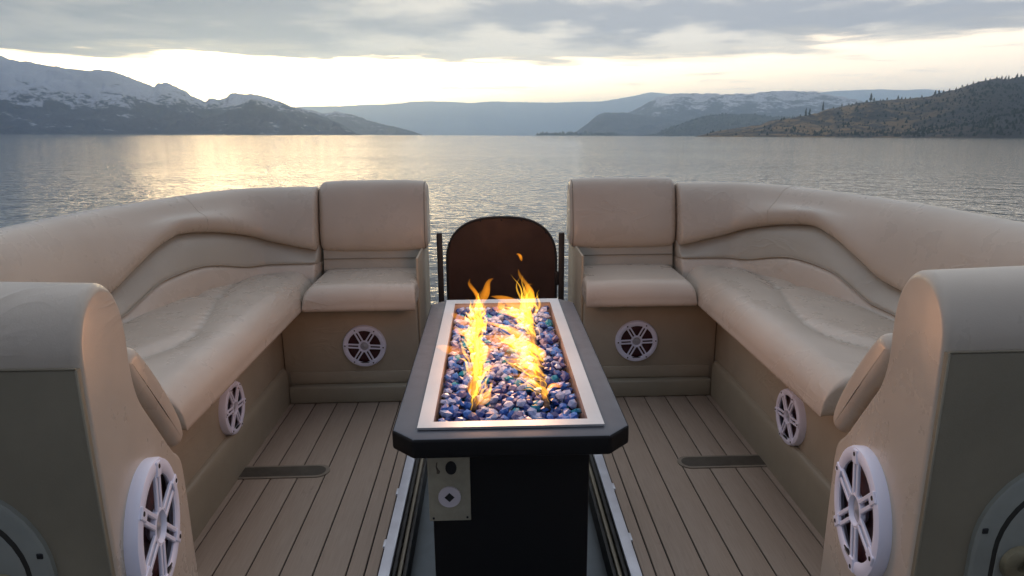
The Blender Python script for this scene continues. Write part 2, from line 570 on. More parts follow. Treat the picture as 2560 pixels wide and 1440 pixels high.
HILLS = {}
def hill(name, table, Dr, Ds, material, amp, freq, rough, az_step=0.12, rows=26, seed=0.0, power=1.0, ext=0):
    azs = [a for a, e in table]; els = [e for a, e in table]
    a0, a1 = azs[0], azs[-1]
    n = int((a1 - a0) / az_step) + 1
    verts, faces = [], []
    def height(az, t):
        H = math.tan(R_(max(0.0, interp(az, azs, els)))) * Dr
        r = Ds + (Dr - Ds) * t
        x, y = math.sin(R_(az)) * r, math.cos(R_(az)) * r
        z = H * (t ** power)
        z += amp * 4 * t * (1 - t) * min(1.0, H / 60.0) * fbm(x * freq, y * freq, seed)
        z += rough * min(1.0, H / 30.0) * t * fbm(x * freq * 9, y * freq * 9, seed + 5, 4)
        lim = H / Dr * r * 0.985 + rough * 0.5
        if t < 0.98:
            z = min(z, lim)
        if t <= 0.0:
            z = -2.0
        return x, y, z
    for i in range(n):
        az = a0 + (a1 - a0) * i / (n - 1)
        for j in range(rows + 1):
            verts.append(height(az, j / rows))
        x, y, z = verts[-1]
        for k, (f, g) in enumerate(((1.06, 0.8), (1.25, -0.02))):
            verts.append((x * f, y * f, z * g if g > 0 else -2.0))
    m_ = rows + 3
    for i in range(n - 1):
        for j in range(m_ - 1):
            a = i * m_ + j
            faces.append((a, a + m_, a + m_ + 1, a + 1))
    o = obj(name, recalc(mesh_from(name, verts, faces)), material, boat=False)
    tag(o, kind='structure')
    HILLS[name] = height
    return height

A = [(-60, 4.2), (-52, 4.4), (-44.89, 4.68), (-40.59, 4.92), (-37.71, 5.06), (-35.69, 4.91), (-34.65, 4.68), (-33.58, 4.54), (-32.47, 4.39), (-30.74, 4.25), (-30.37, 4.38), (-29.42, 4.28), (-28.23, 3.9), (-27.51, 3.55), (-26.89, 3.30), (-26.6, 3.63), (-25.96, 3.57), (-25.45, 3.42), (-24.82, 3.1), (-24.32, 2.72), (-23.58, 2.42), (-23.37, 2.69), (-22.69, 2.59), (-22.15, 2.60), (-21.91, 2.92), (-21.4, 3.02), (-20.27, 3.02), (-19.28, 2.81), (-18.29, 2.44), (-17.13, 2.01), (-15.65, 1.63), (-14.16, 0.97), (-12.65, 0.11), (-12.2, 0.0)]
B = [(-20, 2.2), (-18.3, 2.23), (-17.13, 2.07), (-15.64, 1.82), (-15.05, 1.64), (-14.12, 1.77), (-12.9, 1.57), (-11.67, 1.15), (-10.42, 0.81), (-9.16, 0.51), (-8.2, 0.26), (-7.4, 0.05)]
C = [(-24, 1.2), (-21.24, 1.5), (-18.32, 1.93), (-16.53, 2.14), (-13.79, 2.21), (-12.24, 2.32), (-10.36, 2.37), (-9.09, 2.48), (-8.13, 2.64), (-6.53, 2.66), (-4.6, 2.61), (-3.3, 2.56), (-1.68, 2.69), (0.6, 2.64), (2.22, 2.61), (3.85, 2.61), (5.46, 2.67), (7.07, 2.67), (9.6, 3.09), (11.15, 3.39), (12.71, 3.22), (15.18, 2.89), (19.31, 2.99), (22.14, 3.09), (24.84, 3.29), (27.44, 3.31), (28.96, 3.22), (30.41, 3.26), (32.34, 2.94), (36.76, 2.6), (44, 2.4)]
D1 = [(4.4, 0.05), (5.2, 0.27), (6.15, 0.97), (6.94, 1.67), (7.42, 1.83), (9.02, 1.82), (10.29, 1.63), (11.87, 1.44), (13.44, 1.23), (16.52, 0.85), (19.51, 0.46), (22.12, 0.13)]
D2 = [(5.8, 0.05), (7.77, 0.91), (9.33, 1.79), (10.27, 2.22), (10.88, 2.62), (11.49, 2.93), (12.41, 3.16), (13.33, 3.28), (15.76, 3.25), (16.36, 3.18), (18.14, 3.19), (19.29, 3.29), (20.71, 3.38), (22.12, 3.29), (23.51, 3.18), (24.88, 2.9), (27.56, 2.23), (31.39, 1.14), (34, 0.6)]
E = [(10.3, 0.0), (11.62, 0.17), (12.85, 0.67), (13.76, 1.04), (14.96, 1.47), (15.86, 1.65), (17.36, 1.7), (18.84, 1.66), (20.3, 1.5), (22.0, 1.46), (23.68, 1.31), (26.41, 0.89), (29.04, 0.32)]
F = [(14.75, 0.02), (15.35, 0.14), (16.55, 0.42), (18.03, 0.67), (19.48, 0.91), (20.6, 1.30), (21.73, 1.41), (22.56, 1.55), (23.38, 1.66), (23.89, 1.95), (24.95, 2.18), (26.25, 2.42), (27.52, 2.56), (29.02, 2.64), (30.23, 2.74), (31.84, 3.1), (32.5, 3.38), (33.37, 3.68), (34.02, 3.84), (35.11, 3.82), (35.74, 3.9), (38.57, 4.0), (42.27, 3.98), (45.6, 3.82), (54, 3.6), (62, 3.2)]
G = [(1.75, 0.0), (2.09, 0.10), (2.91, 0.15), (3.89, 0.16), (5.52, 0.18), (7.15, 0.18), (9, 0.1)]
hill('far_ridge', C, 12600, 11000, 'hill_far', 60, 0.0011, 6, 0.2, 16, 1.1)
hill('snow_dusted_hill', D2, 6300, 5450, 'hill_snow_dust', 80, 0.0020, 10, 0.08, 30, 2.2)
hill('snow_dusted_knoll', D1, 5200, 4600, 'hill_snow_dust', 48, 0.0026, 6, 0.08, 24, 3.3)
hill('hazy_spur', B, 5400, 4600, 'hill_snow_far', 55, 0.0028, 8, 0.08, 24, 4.4)
hill('snowy_mountain', A, 4100, 2950, 'hill_snow_far', 85, 0.0034, 11, 0.07, 46, 5.5)
hill('wooded_hill', E, 4100, 3550, 'hill_wood', 26, 0.0032, 5, 0.08, 20, 6.6)
hill('low_spit', G, 4400, 4300, 'hill_wood', 0, 0.004, 0.5, 0.08, 6, 7.7)
hill('grassy_hillside', F, 2000, 1350, 'hill_grass', 26, 0.005, 3.5, 0.07, 44, 8.8)

# conifers: one by one on the near ridge, as a wood further down
def conifer_mesh(name, sides, layers, r):
    verts, faces = [], []
    tr = 0.035
    b0 = len(verts)
    for z in (-0.15, 0.3):
        for k in range(4):
            a = k * math.pi / 2
            verts.append((math.cos(a) * tr, math.sin(a) * tr, z))
    for k in range(4):
        faces.append((b0 + k, b0 + (k + 1) % 4, b0 + 4 + (k + 1) % 4, b0 + 4 + k))
    for l in range(layers):
        z0 = 0.10 + 0.80 * l / layers
        z1 = min(1.0, z0 + 0.90 / layers * 1.55)
        rr = 0.24 * (1 - l / layers) ** 0.85 + 0.02
        b = len(verts)
        ox, oy = r.uniform(-.02, .02), r.uniform(-.02, .02)
        for k in range(sides):
            a = 2 * math.pi * (k + r.random() * 0.5) / sides
            q_ = rr * r.uniform(0.65, 1.2)
            verts.append((ox + math.cos(a) * q_, oy + math.sin(a) * q_, z0 + r.uniform(-.03, .03)))
        verts.append((ox, oy, z1))
        for k in range(sides):
            faces.append((b + k, b + (k + 1) % sides, b + sides))
    return mesh_from(name, verts, faces, False)
protos = [conifer_mesh('conifer_tree', 7, 5, rnd) for _ in range(4)]
for p_ in protos:
    p_.materials.append(MATS['conifer'])
def px_az(px):
    return math.degrees(math.atan((px - 1280) / 1742.0))
big = [(2008, 24, 15), (2017, 20, 14), (2049, 27, 12), (1995, 10, 12), (1965, 9, 12), (1952, 8, 12), (2075, 7, 9), (2095, 9, 10), (2112, 8, 10), (2130, 9, 10), (2165, 21, 17), (2173, 12, 14),
       (2205, 8, 9), (2232, 11, 11), (2262, 12, 12), (2290, 9, 10), (2322, 15, 13), (2331, 17, 13), (2342, 12, 12), (2356, 10, 10), (2372, 11, 9), (2386, 10, 9), (2398, 8, 9), (2412, 10, 9), (2425, 8, 8),
       (2441, 9, 8), (2452, 8, 8), (2468, 9, 9), (2480, 13, 9), (2490, 11, 8), (2497, 12, 8), (2506, 9, 8), (2517, 13, 12), (2527, 12, 12), (2540, 14, 12), (2550, 12, 12), (2558, 13, 12)]
for i, (px, hgt, wid) in enumerate(big):
    az_ = px_az(px)
    x, y, z = HILLS['grassy_hillside'](az_, 0.985)
    o = bpy.data.objects.new('conifer_tree', protos[i % 4])
    COL.objects.link(o)
    o.location = (x, y, z - 0.5)
    k_ = 1.0 if hgt > 18 else rnd.uniform(0.5, 0.95)
    o.scale = (wid * 1.35, wid * 1.35, hgt * k_)
    o.rotation_euler.z = rnd.uniform(0, 6)
    tag(o, 'dark conifer standing out on the skyline of the near brown hillside', 'tree', 'conifers along the near ridge')

def wood(name, hillname, az0, az1, t0, t1, n, hmin, hmax, keep):
    verts, faces = [], []
    H = HILLS[hillname]
    c = 0
    tries = 0
    while c < n and tries < n * 12:
        tries += 1
        a_, t_ = rnd.uniform(az0, az1), rnd.uniform(t0, t1)
        x, y, z = H(a_, t_)
        if z < 1.0 or not keep(a_, t_, x, y):
            continue
        hh = hmin + (hmax - hmin) * rnd.random() ** 2.2
        rr = hh * rnd.uniform(0.4, 0.68)
        for z0, z1, f in ((0.0, 0.65, 1.0), (0.38, 1.0, 0.62)):
            b = len(verts)
            for k in range(5):
                an = 6.283 * (k + rnd.random() * 0.6) / 5
                verts.append((x + math.cos(an) * rr * f, y + math.sin(an) * rr * f, z + hh * z0 - 0.5))
            verts.append((x, y, z + hh * z1))
            for k in range(5):
                faces.append((b + k, b + (k + 1) % 5, b + 5))
        c += 1
    o = obj(name, mesh_from(name, verts, faces, False), 'conifer', boat=False)
    tag(o, kind='stuff')
    return o
def dens(a_, t_, x, y):
    g = 0.5 + 0.9 * fbm(x * 0.006, y * 0.006, 3.0, 3)
    bias = (a_ - 23) / 12.0 + (0.25 - t_) * 0.8
    return rnd.random() < max(0.03, min(1.0, g * 0.35 + bias * 0.75))
wood('hillside_wood', 'grassy_hillside', 15.5, 52, 0.03, 0.97, 6500, 2.0, 7.0, dens)
wood('hill_wood_trees', 'wooded_hill', 12, 28, 0.1, 1.0, 1100, 6, 13, lambda *a: True)
wood('spit_trees', 'low_spit', 2.0, 8.5, 0.3, 1.0, 170, 9, 20, lambda *a: True)

# the air over the lake
bm = bmesh.new()
bmesh.ops.create_cube(bm, size=1.0)
for v in bm.verts:
    v.co = Vector((v.co.x * 33000, 0 + v.co.y * 33000, 378 + v.co.z * 764))
me = bpy.data.meshes.new('haze'); bm.to_mesh(me); bm.free()
hz = obj('haze', me, None, boat=False)
m, t, out = mat('haze_air')
pv = t.new('ShaderNodeVolumePrincipled')
pv.inputs['Color'].default_value = (0.64, 0.82, 1.0, 1)
pv.inputs['Density'].default_value = 1.45e-4
pv.inputs['Anisotropy'].default_value = 0.76
t.t.links.new(pv.outputs[0], out.inputs['Volume'])
me.materials.append(m)
tag(hz, kind='stuff')

# ------------------------------------------------------------------ boat deck
bm = bmesh.new()
def add_box(bm, x0, x1, y0, y1, z0, z1):
    r = bmesh.ops.create_cube(bm, size=1.0)
    for v in r['verts']:
        v.co = Vector(((x0 + x1) / 2 + v.co.x * (x1 - x0), (y0 + y1) / 2 + v.co.y * (y1 - y0), (z0 + z1) / 2 + v.co.z * (z1 - z0)))
for s in (-1, 1):
    a, b = sorted((s * 0.312, s * 1.46))
    add_box(bm, a, b, -0.6, 3.45, -0.12, -0.006)
me = bpy.data.meshes.new('deck'); bm.to_mesh(me); bm.free()
deck = obj('deck', me, 'subfloor')
tag(deck, kind='structure')
edges = [0.345, 0.380, 0.428, 0.515, 0.602, 0.690, 0.778, 0.866, 0.96]
for s in (-1, 1):
    for a, b in zip(edges[:-1], edges[1:]):
        obj('plank', box_mesh('plank', a + 0.002, b - 0.002, -0.6, 2.75, -0.0055, 0.0, 0.0016, 2, s), 'plank', deck)
    # slotted cover let into the planks
    def stad(x0, x1, yc, r, z0, z1, name, mt, par):
        ring = [(x1, yc + r)] + [(x0 + r - r * math.sin(a), yc + r * math.cos(a)) for a in [math.pi * k / 14 for k in range(15)]] + [(x1, yc - r)]
        vs, fs = loft([[(x, y, z0) for x, y in ring], [(x, y, z1) for x, y in ring]])
        return obj(name, autosmooth(recalc(mesh_from(name, vs, fs, False, s)), 40), mt, par)
    rim = stad(0.592, 0.93, 2.092, 0.041, -0.005, 0.0035, 'slot_rim', 'slot_rim', deck)
    stad(0.605, 0.93, 2.092, 0.031, 0.0, 0.0042, 'slot_plate', 'slot_plate', rim)
    # aluminium edge rail and the well it borders
    rail = obj('edge_rail', box_mesh('edge_rail', 0.3125, 0.3425, -0.6, 2.9, -0.02, 0.006, 0.002, 2, s), 'aluminium', deck)
    for yy in (1.42, 1.66, 1.93):
        obj('weld_tab', box_mesh('weld_tab', 0.341, 0.349, yy, yy + 0.035, -0.004, 0.0052, 0.002, 2, s), 'aluminium', rail)
    obj('rubber_strip', box_mesh('rubber_strip', 0.300, 0.3115, -0.6, 2.9, -0.035, -0.008, 0.003, 2, s), 'rubber_trim', rail)
    obj('trim_strip', box_mesh('trim_strip', 0.288, 0.299, -0.6, 2.9, -0.055, -0.022, 0.003, 2, s), 'plinth', rail)
    obj('channel_side', box_mesh('channel_side', 0.278, 0.287, -0.6, 3.3, -0.10, -0.036, 0.0, 2, s), 'rubber_trim', rail)
obj('channel_floor', box_mesh('channel_floor', -0.311, 0.311, -0.6, 3.40, -0.13, -0.101), 'channel_metal', deck)
# low fence panels round the bow, behind the seats
for s in (-1, 1):
    fp = obj('fence_panel', box_mesh('fence_panel', 0.36, 1.30, 3.24, 3.27, 0.0, 0.60, 0.004, 2, s), 'fence_panel')
    tag(fp, 'tan fence panel across the bow behind the %s seat' % ('left' if s < 0 else 'right'), 'fence')
    fp = obj('fence_panel', box_mesh('fence_panel', 1.455, 1.48, -0.6, 2.9, -0.1, 0.60, 0.004, 2, s), 'fence_panel')
    tag(fp, 'tan fence panel along the %s side of the boat outside the bench' % ('left' if s < 0 else 'right'), 'fence')

# ------------------------------------------------------------------ speakers
def ring_mesh(name, prof, n=48):
    """revolve (r, z) profile about local Z"""
    secs = []
    for k in range(n):
        a = 2 * math.pi * k / n
        secs.append([(r * math.cos(a), r * math.sin(a), z) for r, z in prof])
    secs.append(secs[0])
    m_ = len(prof)
    verts = [p for sct in secs[:-1] for p in sct]
    faces = []
    for i in range(n):
        for j in range(m_ - 1):
            a = i * m_ + j; b = ((i + 1) % n) * m_ + j
            faces.append((a, b, b + 1, a + 1))
    me = recalc(mesh_from(name, verts, faces))
    return autosmooth(me, 38)
SPK = {}
def speaker_meshes():
    R0 = 1.0   # unit radius, scaled per speaker
    SPK['rim'] = ring_mesh('speaker', [(0.765, 0.14), (0.765, 0.17), (0.80, 0.20), (0.90, 0.21), (0.975, 0.185), (1.0, 0.13), (1.0, 0.0)])
    SPK['cone'] = ring_mesh('cone', [(0.0, 0.02), (0.18, 0.022), (0.62, 0.05), (0.70, 0.065), (0.79, 0.03), (0.97, 0.02)], 32)
    SPK['hub'] = ring_mesh('hub', [(0.0, 0.165), (0.045, 0.165), (0.06, 0.15), (0.19, 0.13), (0.20, 0.16), (0.235, 0.20), (0.275, 0.19), (0.285, 0.12), (0.22, 0.08), (0.16, 0.02)], 32)
    SPK['dome'] = ring_mesh('tweeter', [(0.0, 0.182), (0.04, 0.172), (0.07, 0.152), (0.185, 0.138)], 24)
    bm = bmesh.new()
    for o_ in (-0.075, 0.075):
        add_box(bm, 0.24, 0.86, o_ - 0.037, o_ + 0.037, 0.145, 0.20)
    add_box(bm, 0.735, 0.955, -0.09, 0.09, 0.15, 0.224)
    bmesh.ops.bevel(bm, geom=list(bm.edges), offset=0.012, segments=1, affect='EDGES')
    me = bpy.data.meshes.new('spoke'); bm.to_mesh(me); bm.free()
    SPK['spoke'] = autosmooth(me, 30)
    SPK['screw'] = ring_mesh('screw', [(0.0, 0.228), (0.022, 0.228), (0.032, 0.232), (0.036, 0.226), (0.036, 0.21)], 10)
    SPK['badge'] = box_mesh('badge', -0.22, 0.22, -0.86, -0.755, 0.15, 0.2, 0.01, 1)
    SPK['badge_line'] = box_mesh('badge_line', -0.17, 0.17, -0.815, -0.79, 0.19, 0.206, 0.004, 1)
    for k, mt in (('rim', 'speaker_white'), ('cone', 'speaker_cone'), ('hub', 'speaker_white'), ('dome', 'tweeter'), ('spoke', 'speaker_white'),
                  ('screw', 'hole_dark'), ('badge', 'hole_dark'), ('badge_line', 'badge_silver')):
        SPK[k].materials.append(MATS[mt])
speaker_meshes()
def speaker(root, base, c, nrm, radius, turn=0.0, depth=1.0):
    nrm = Vector(nrm).normalized()
    up = Vector((0, 0, 1))
    xr = up.cross(nrm).normalized()
    yu = nrm.cross(xr)
    mtx = Matrix.Identity(4)
    for i in range(3):
        mtx[i][0], mtx[i][1], mtx[i][2], mtx[i][3] = xr[i] * radius, yu[i] * radius, nrm[i] * radius * depth, c[i] - base[i]
    rim = bpy.data.objects.new('speaker', SPK['rim'])
    COL.objects.link(rim)
    rim.parent = root
    rim.matrix_local = mtx
    def kid(nm, me, rot=0.0, pos=(0, 0, 0)):
        o = bpy.data.objects.new(nm, me)
        COL.objects.link(o)
        o.parent = rim
        o.rotation_euler.z = rot
        o.location = pos
        return o
    kid('cone', SPK['cone']); kid('hub', SPK['hub']); kid('tweeter', SPK['dome'])
    for k in range(6):
        a = turn + k * math.pi / 3
        kid('spoke', SPK['spoke'], a)
        kid('screw', SPK['screw'], 0, (0.885 * math.cos(a), 0.885 * math.sin(a), 0))
    kid('badge', SPK['badge']); kid('badge_line', SPK['badge_line'])
    rim['label'] = 'round white six-spoke speaker'
    return rim

# ------------------------------------------------------------------ upholstery
def cushion(name, xin, xout, y0, y1, ztop, zbot, Rin, Rout, Ra, Rb, grooves=(), crown=0.010, side=1, step=0.012):
    """seat cushion over the plan xin(y)..xout(y), y0..y1 with rolled edges and stitched grooves"""
    def grade(L, ra, rb):
        out = []
        k = 9
        out += [ra * (1 - math.cos(math.pi / 2 * i / k)) for i in range(k)]
        m_ = max(2, int((L - ra - rb) / step))
        out += [ra + (L - ra - rb) * i / m_ for i in range(m_)]
        out += [L - rb * (1 - math.cos(math.pi / 2 * (k - i) / k)) for i in range(k + 1)]
        return out
    ys = [y0 + v for v in grade(y1 - y0, Ra, Rb)]
    ymid = (y0 + y1) / 2
    Lx = xout(ymid) - xin(ymid)
    us = [v / Lx for v in grade(Lx, Rin, Rout)]
    def drop(dst, R):
        return 0.0 if dst >= R else R - math.sqrt(max(0.0, R * R - (R - dst) ** 2))
    verts, faces = [], []
    nu, nv = len(us), len(ys)
    for y in ys:
        xa, xb = xin(y), xout(y)
        for u in us:
            x = xa + (xb - xa) * u
            ds = [drop(x - xa, Rin), drop(xb - x, Rout), drop(y - y0, Ra), drop(y1 - y, Rb)]
            z = ztop - min(max(Rin, Rout, Ra, Rb), math.sqrt(sum(v * v for v in ds)))
            z += crown * math.sin(math.pi * u) ** 0.7 * math.sin(math.pi * (y - y0) / (y1 - y0)) ** 0.3 if crown else 0
            for pts, dep, wid in grooves:
                best = 9
                for (ax, ay), (bx, by) in zip(pts[:-1], pts[1:]):
                    vx, vy = bx - ax, by - ay
                    f = max(0, min(1, ((x - ax) * vx + (y - ay) * vy) / (vx * vx + vy * vy)))
                    best = min(best, math.hypot(x - ax - f * vx, y - ay - f * vy))
                if best < wid * 8:
                    z -= dep * (0.45 * math.exp(-(best / (wid * 0.35)) ** 2) + 0.55 * math.exp(-(best / (wid * 3)) ** 2))
            verts.append((x, y, z))
    for i in range(nv - 1):
        for j in range(nu - 1):
            a = i * nu + j
            faces.append((a, a + 1, a + 1 + nu, a + nu))
    loop = [j for j in range(nu)] + [i * nu + nu - 1 for i in range(1, nv)] + [(nv - 1) * nu + j for j in range(nu - 2, -1, -1)] + [i * nu for i in range(nv - 2, 0, -1)]
    cx = sum(verts[k][0] for k in loop) / len(loop); cy_ = sum(verts[k][1] for k in loop) / len(loop)
    prev = loop
    for dz_, ins in ((0.35, -0.003), (0.75, -0.001), (0.93, 0.004), (1.0, 0.016)):
        cur = []
        for k in loop:
            x, y, z = verts[k]
            vx, vy = cx - x, cy_ - y
            l = math.hypot(vx, vy)
            cur.append(len(verts))
            verts.append((x + vx / l * ins, y + vy / l * ins, z + (zbot - z) * dz_))
        for i in range(len(loop)):
            j = (i + 1) % len(loop)
            faces.append((prev[i], cur[i], cur[j], prev[j]))
        prev = cur
    faces.append(tuple(reversed(prev)))
    return recalc(mesh_from(name, verts, faces, True, side))

# ridge line of the wrap-round backrest, starboard half, x outward
PATH = smooth_poly([(0.796, 3.0), (1.0, 3.0), (1.10, 2.955), (1.17, 2.87), (1.24, 2.72), (1.33, 2.45), (1.385, 2.2), (1.40, 1.93), (1.40, 1.6), (1.39, 1.2), (1.37, 1.02)], 3, False)
PATH = resample(PATH, 0.02)
def path_frames():
    fr = []
    acc = 0.0
    for i, p_ in enumerate(PATH):
        if i:
            acc += math.dist(PATH[i], PATH[i - 1])
        a = PATH[max(i - 3, 0)]; b = PATH[min(i + 3, len(PATH) - 1)]
        tx, ty = b[0] - a[0], b[1] - a[1]
        l = math.hypot(tx, ty)
        fr.append((acc, p_[0], p_[1], ty / l, -tx / l))
    return fr
FR = path_frames()
ZB_S = [0.0, 0.16, 0.40, 0.58, 0.74, 0.86, 1.0, 1.15, 1.5, 2.1]
ZB_Z = [0.606, 0.640, 0.690, 0.725, 0.742, 0.716, 0.660, 0.608, 0.585, 0.58]
ZS_S = [0.0, 0.36, 0.72, 0.90, 1.04, 1.15, 2.1]
ZS_Z = [0.552, 0.551, 0.607, 0.597, 0.556, 0.528, 0.515]
def sweep(name, prof_fn, side, s0=0.0, s1=99):
    secs = []
    fr = [f for f in FR if s0 <= f[0] <= s1]
    for (s_, x, y, nx, ny) in fr:
        secs.append([(x + nx * n_, y + ny * n_, z_) for n_, z_ in prof_fn(s_)])
    # rounded ends: repeat first and last ring slightly shrunk
    def shrink(ring, f, push):
        c = [sum(p_[k] for p_ in ring) / len(ring) for k in range(3)]
        return [tuple(c[k] + (p_[k] - c[k]) * f + push[k] for k in range(3)) for p_ in ring]
    f0, f1 = fr[0], fr[-1]
    t0 = (f0[4], -f0[3], 0.0); t1 = (-f1[4], f1[3], 0.0)
    lead = [shrink(secs[0], f, (t0[0] * q_, t0[1] * q_, 0.0)) for f, q_ in ((0.88, 0.012), (0.96, 0.009), (0.99, 0.005))]
    secs = [[(p_[0], p_[1], p_[2]) for p_ in r] for r in lead] + secs
    vs, fs = loft(secs)
    return recalc(mesh_from(name, vs, fs, True, side))

def bolster_profile(s_):
    zb = sinterp(s_, ZB_S, ZB_Z)
    zt = 0.868
    h_ = zt - zb
    pts = [(-0.055, zb), (-0.07, zb + h_ * 0.3), (-0.07, zt - 0.08), (-0.06, zt - 0.02), (-0.01, zt + 0.002), (0.045, zt - 0.012), (0.085, zt - 0.06),
           (0.11, zt - h_ * 0.5), (0.128, zb + 0.055), (0.128, zb + 0.018), (0.105, zb - 0.004), (0.05, zb - 0.002)]
    return smooth_poly(pts, 2)
def lower_profile(s_):
    zb = sinterp(s_, ZB_S, ZB_Z)
    zs = sinterp(s_, ZS_S, ZS_Z)
    return smooth_poly([(-0.05, zs - 0.02), (-0.06, zb), (-0.04, zb + 0.02), (0.05, zb + 0.02), (0.085, zb - 0.004), (0.115, zb - 0.035), (0.142, zs + 0.012), (0.138, zs - 0.002), (0.10, zs - 0.012)], 2)
def wedge_profile(s_):
    zs = sinterp(s_, ZS_S, ZS_Z)
    return smooth_poly([(-0.05, 0.40), (-0.05, zs - 0.01), (0.08, zs + 0.003), (0.137, zs + 0.001), (0.152, zs - 0.012), (0.178, 0.50), (0.185, 0.44), (0.17, 0.40)], 2)

GROOVES = [(smooth_poly([(1.06, 2.86), (1.062, 2.65), (1.045, 2.46), (1.0, 2.27), (0.955, 2.08), (0.945, 1.95), (0.975, 1.85), (1.05, 1.74), (1.18, 1.66)], 2, False), 0.018, 0.012),
           ([(1.046, 2.478), (1.23, 2.50)], 0.015, 0.012),
           (smooth_poly([(1.06, 2.86), (1.0, 2.84), (0.90, 2.78), (0.83, 2.68)], 2, False), 0.009, 0.012)]
SYP = {-1: 0.915, 1: 0.950}
SIDES = {-1: 'left', 1: 'right'}
def bench_out(y):
    return interp(y, [1.0, 2.0, 2.3, 2.5, 2.7, 2.8, 2.87, 2.91], [1.24, 1.25, 1.225, 1.185, 1.12, 1.07, 1.02, 0.98])
for s in (-1, 1):
    side = SIDES[s]
    # ---- long bench
    base = Vector((s * 1.05, 1.9, 0))
    rt = thing('side_bench', base, 'tan vinyl bench with long wrap-round backrest along the %s side of the deck' % side, 'bench', 'side benches')
    P = lambda nm, me, mt: obj(nm, me, mt, rt, base)
    P('base', box_mesh('base', 0.905, 1.34, 1.02, 2.93, 0.012, 0.415, 0.008, 2, s), 'vinyl_base')
    # plinth with a rolled top edge
    pr = smooth_poly([(0.885, 0.0), (0.885, 0.0), (0.884, 0.10), (0.886, 0.148), (0.905, 0.158), (0.93, 0.158), (0.93, 0.158), (0.93, 0.0), (0.93, 0.0)], 2)
    vs, fs = loft([[(x, yy, z) for x, z in pr] for yy in (1.02, 1.3, 1.6, 1.9, 2.2, 2.5, 2.66)])
    pl = P('plinth', autosmooth(recalc(mesh_from('plinth', vs, fs, True, s)), 50), 'plinth')
    P('seat_cushion', cushion('seat_cushion', lambda y: 0.782 + 0.012 * max(0.0, (y - 2.55) / 0.35) ** 2, bench_out, 1.545, 2.90, 0.520, 0.418, 0.085, 0.03, 0.026, 0.06, GROOVES, 0.010, s), 'vinyl')
    wd = P('back_wedge', sweep('back_wedge', wedge_profile, s), 'vinyl')
    lb = P('lower_back', sweep('lower_back', lower_profile, s), 'vinyl_sage')
    seam = [(x + nx * 0.1445, y + ny * 0.1445, sinterp(s_, ZS_S, ZS_Z) + 0.006) for (s_, x, y, nx, ny) in FR][::2]
    obj('piping', tube_mesh('piping', seam, 0.0016, 6, s), 'vinyl_sage', lb)
    bo = P('back_bolster', sweep('back_bolster', bolster_profile, s), 'vinyl')
    # stitched joints across the bolster
    for s_cut in (0.62,) if s < 0 else (0.52,):
        f = min(FR, key=lambda q_: abs(q_[0] - s_cut))
        ring = [(f[1] + f[3] * n_, f[2] + f[4] * n_, z_) for n_, z_ in bolster_profile(f[0])]
        c = [sum(p_[k] for p_ in ring) / len(ring) for k in range(3)]
        ring = [tuple(c[k] + (p_[k] - c[k]) * 1.002 for k in range(3)) for p_ in ring]
        obj('seam', tube_mesh('seam', ring + [ring[0]], 0.0012, 5, s, False), 'vinyl', bo)
    speaker(rt, base, (s * 0.905, 2.10 if s < 0 else 1.94, 0.235), (-s, 0, 0), 0.0885, 0.12 * s, 1.25)
    # ---- seat facing aft at the bow
    base = Vector((s * 0.56, 2.85, 0))
    rt = thing('bow_seat', base, 'short tan bow seat with square headrest on the %s of the gangway' % side, 'seat', 'bow seats')
    P = lambda nm, me, mt: obj(nm, me, mt, rt, base)
    P('base', box_mesh('base', 0.345, 0.902, 2.69, 3.20, 0.01, 0.43, 0.006, 2, s), 'vinyl_base')
    P('skirt_band', box_mesh('skirt_band', 0.343, 0.882, 2.684, 2.75, 0.078, 0.128, 0.003, 2, s), 'vinyl_base')
    P('plinth', box_mesh('plinth', 0.352, 0.884, 2.655, 2.76, 0.0, 0.074, 0.008, 3, s), 'plinth')
    P('side_panel', box_mesh('side_panel', 0.334, 0.344, 2.72, 3.20, 0.02, 0.60, 0.004, 2, s), 'vinyl_base')
    P('seat_cushion', cushion('seat_cushion', lambda y: 0.338, lambda y: 0.776 - 0.0 * y, 2.575, 2.95, 0.512, 0.418, 0.02, 0.045, 0.07, 0.03, (), 0.008, s), 'vinyl')
    # low back strip with a seam
    ring = smooth_poly([(2.93, 0.47), (2.945, 0.545), (2.955, 0.61), (2.99, 0.62), (3.14, 0.62), (3.15, 0.47)], 2)
    vs, fs = loft([[(x, y, z) for y, z in ring] for x in (0.340, 0.343, 0.55, 0.766, 0.770)])
    lb = P('lower_back', autosmooth(recalc(mesh_from('lower_back', vs, fs, True, s)), 50), 'vinyl_sage')
    obj('piping', tube_mesh('piping', [(0.342, 2.942, 0.556), (0.55, 2.941, 0.557), (0.768, 2.942, 0.556)], 0.0018, 6, s), 'piping', lb)
    # headrest block
    prof = ccw(smooth_poly([(2.965, 0.585), (2.935, 0.60), (2.925, 0.66), (2.945, 0.76), (2.968, 0.845), (2.995, 0.880), (3.04, 0.888), (3.09, 0.872), (3.115, 0.80), (3.12, 0.62), (3.09, 0.585)], 3))
    secs = []
    W0, W1, rr = 0.312, 0.781, 0.030
    for k in range(7):
        a = math.pi / 2 * k / 6
        secs.append([(W0 + rr * (1 - math.sin(a)), y, z) for y, z in inset_poly(prof, rr * (1 - math.cos(a)) if False else rr * (1 - math.sin(a)) * 0)])
    secs = []
    for k in range(7):
        a = math.pi / 2 * k / 6
        secs.append([(W0 + rr * (1 - math.cos(a)), y, z) for y, z in inset_poly(prof, rr * (1 - math.sin(a)))])
    for x in (0.42, 0.55, 0.67):
        secs.append([(x, y, z) for y, z in inset_poly(prof, -0.004)])
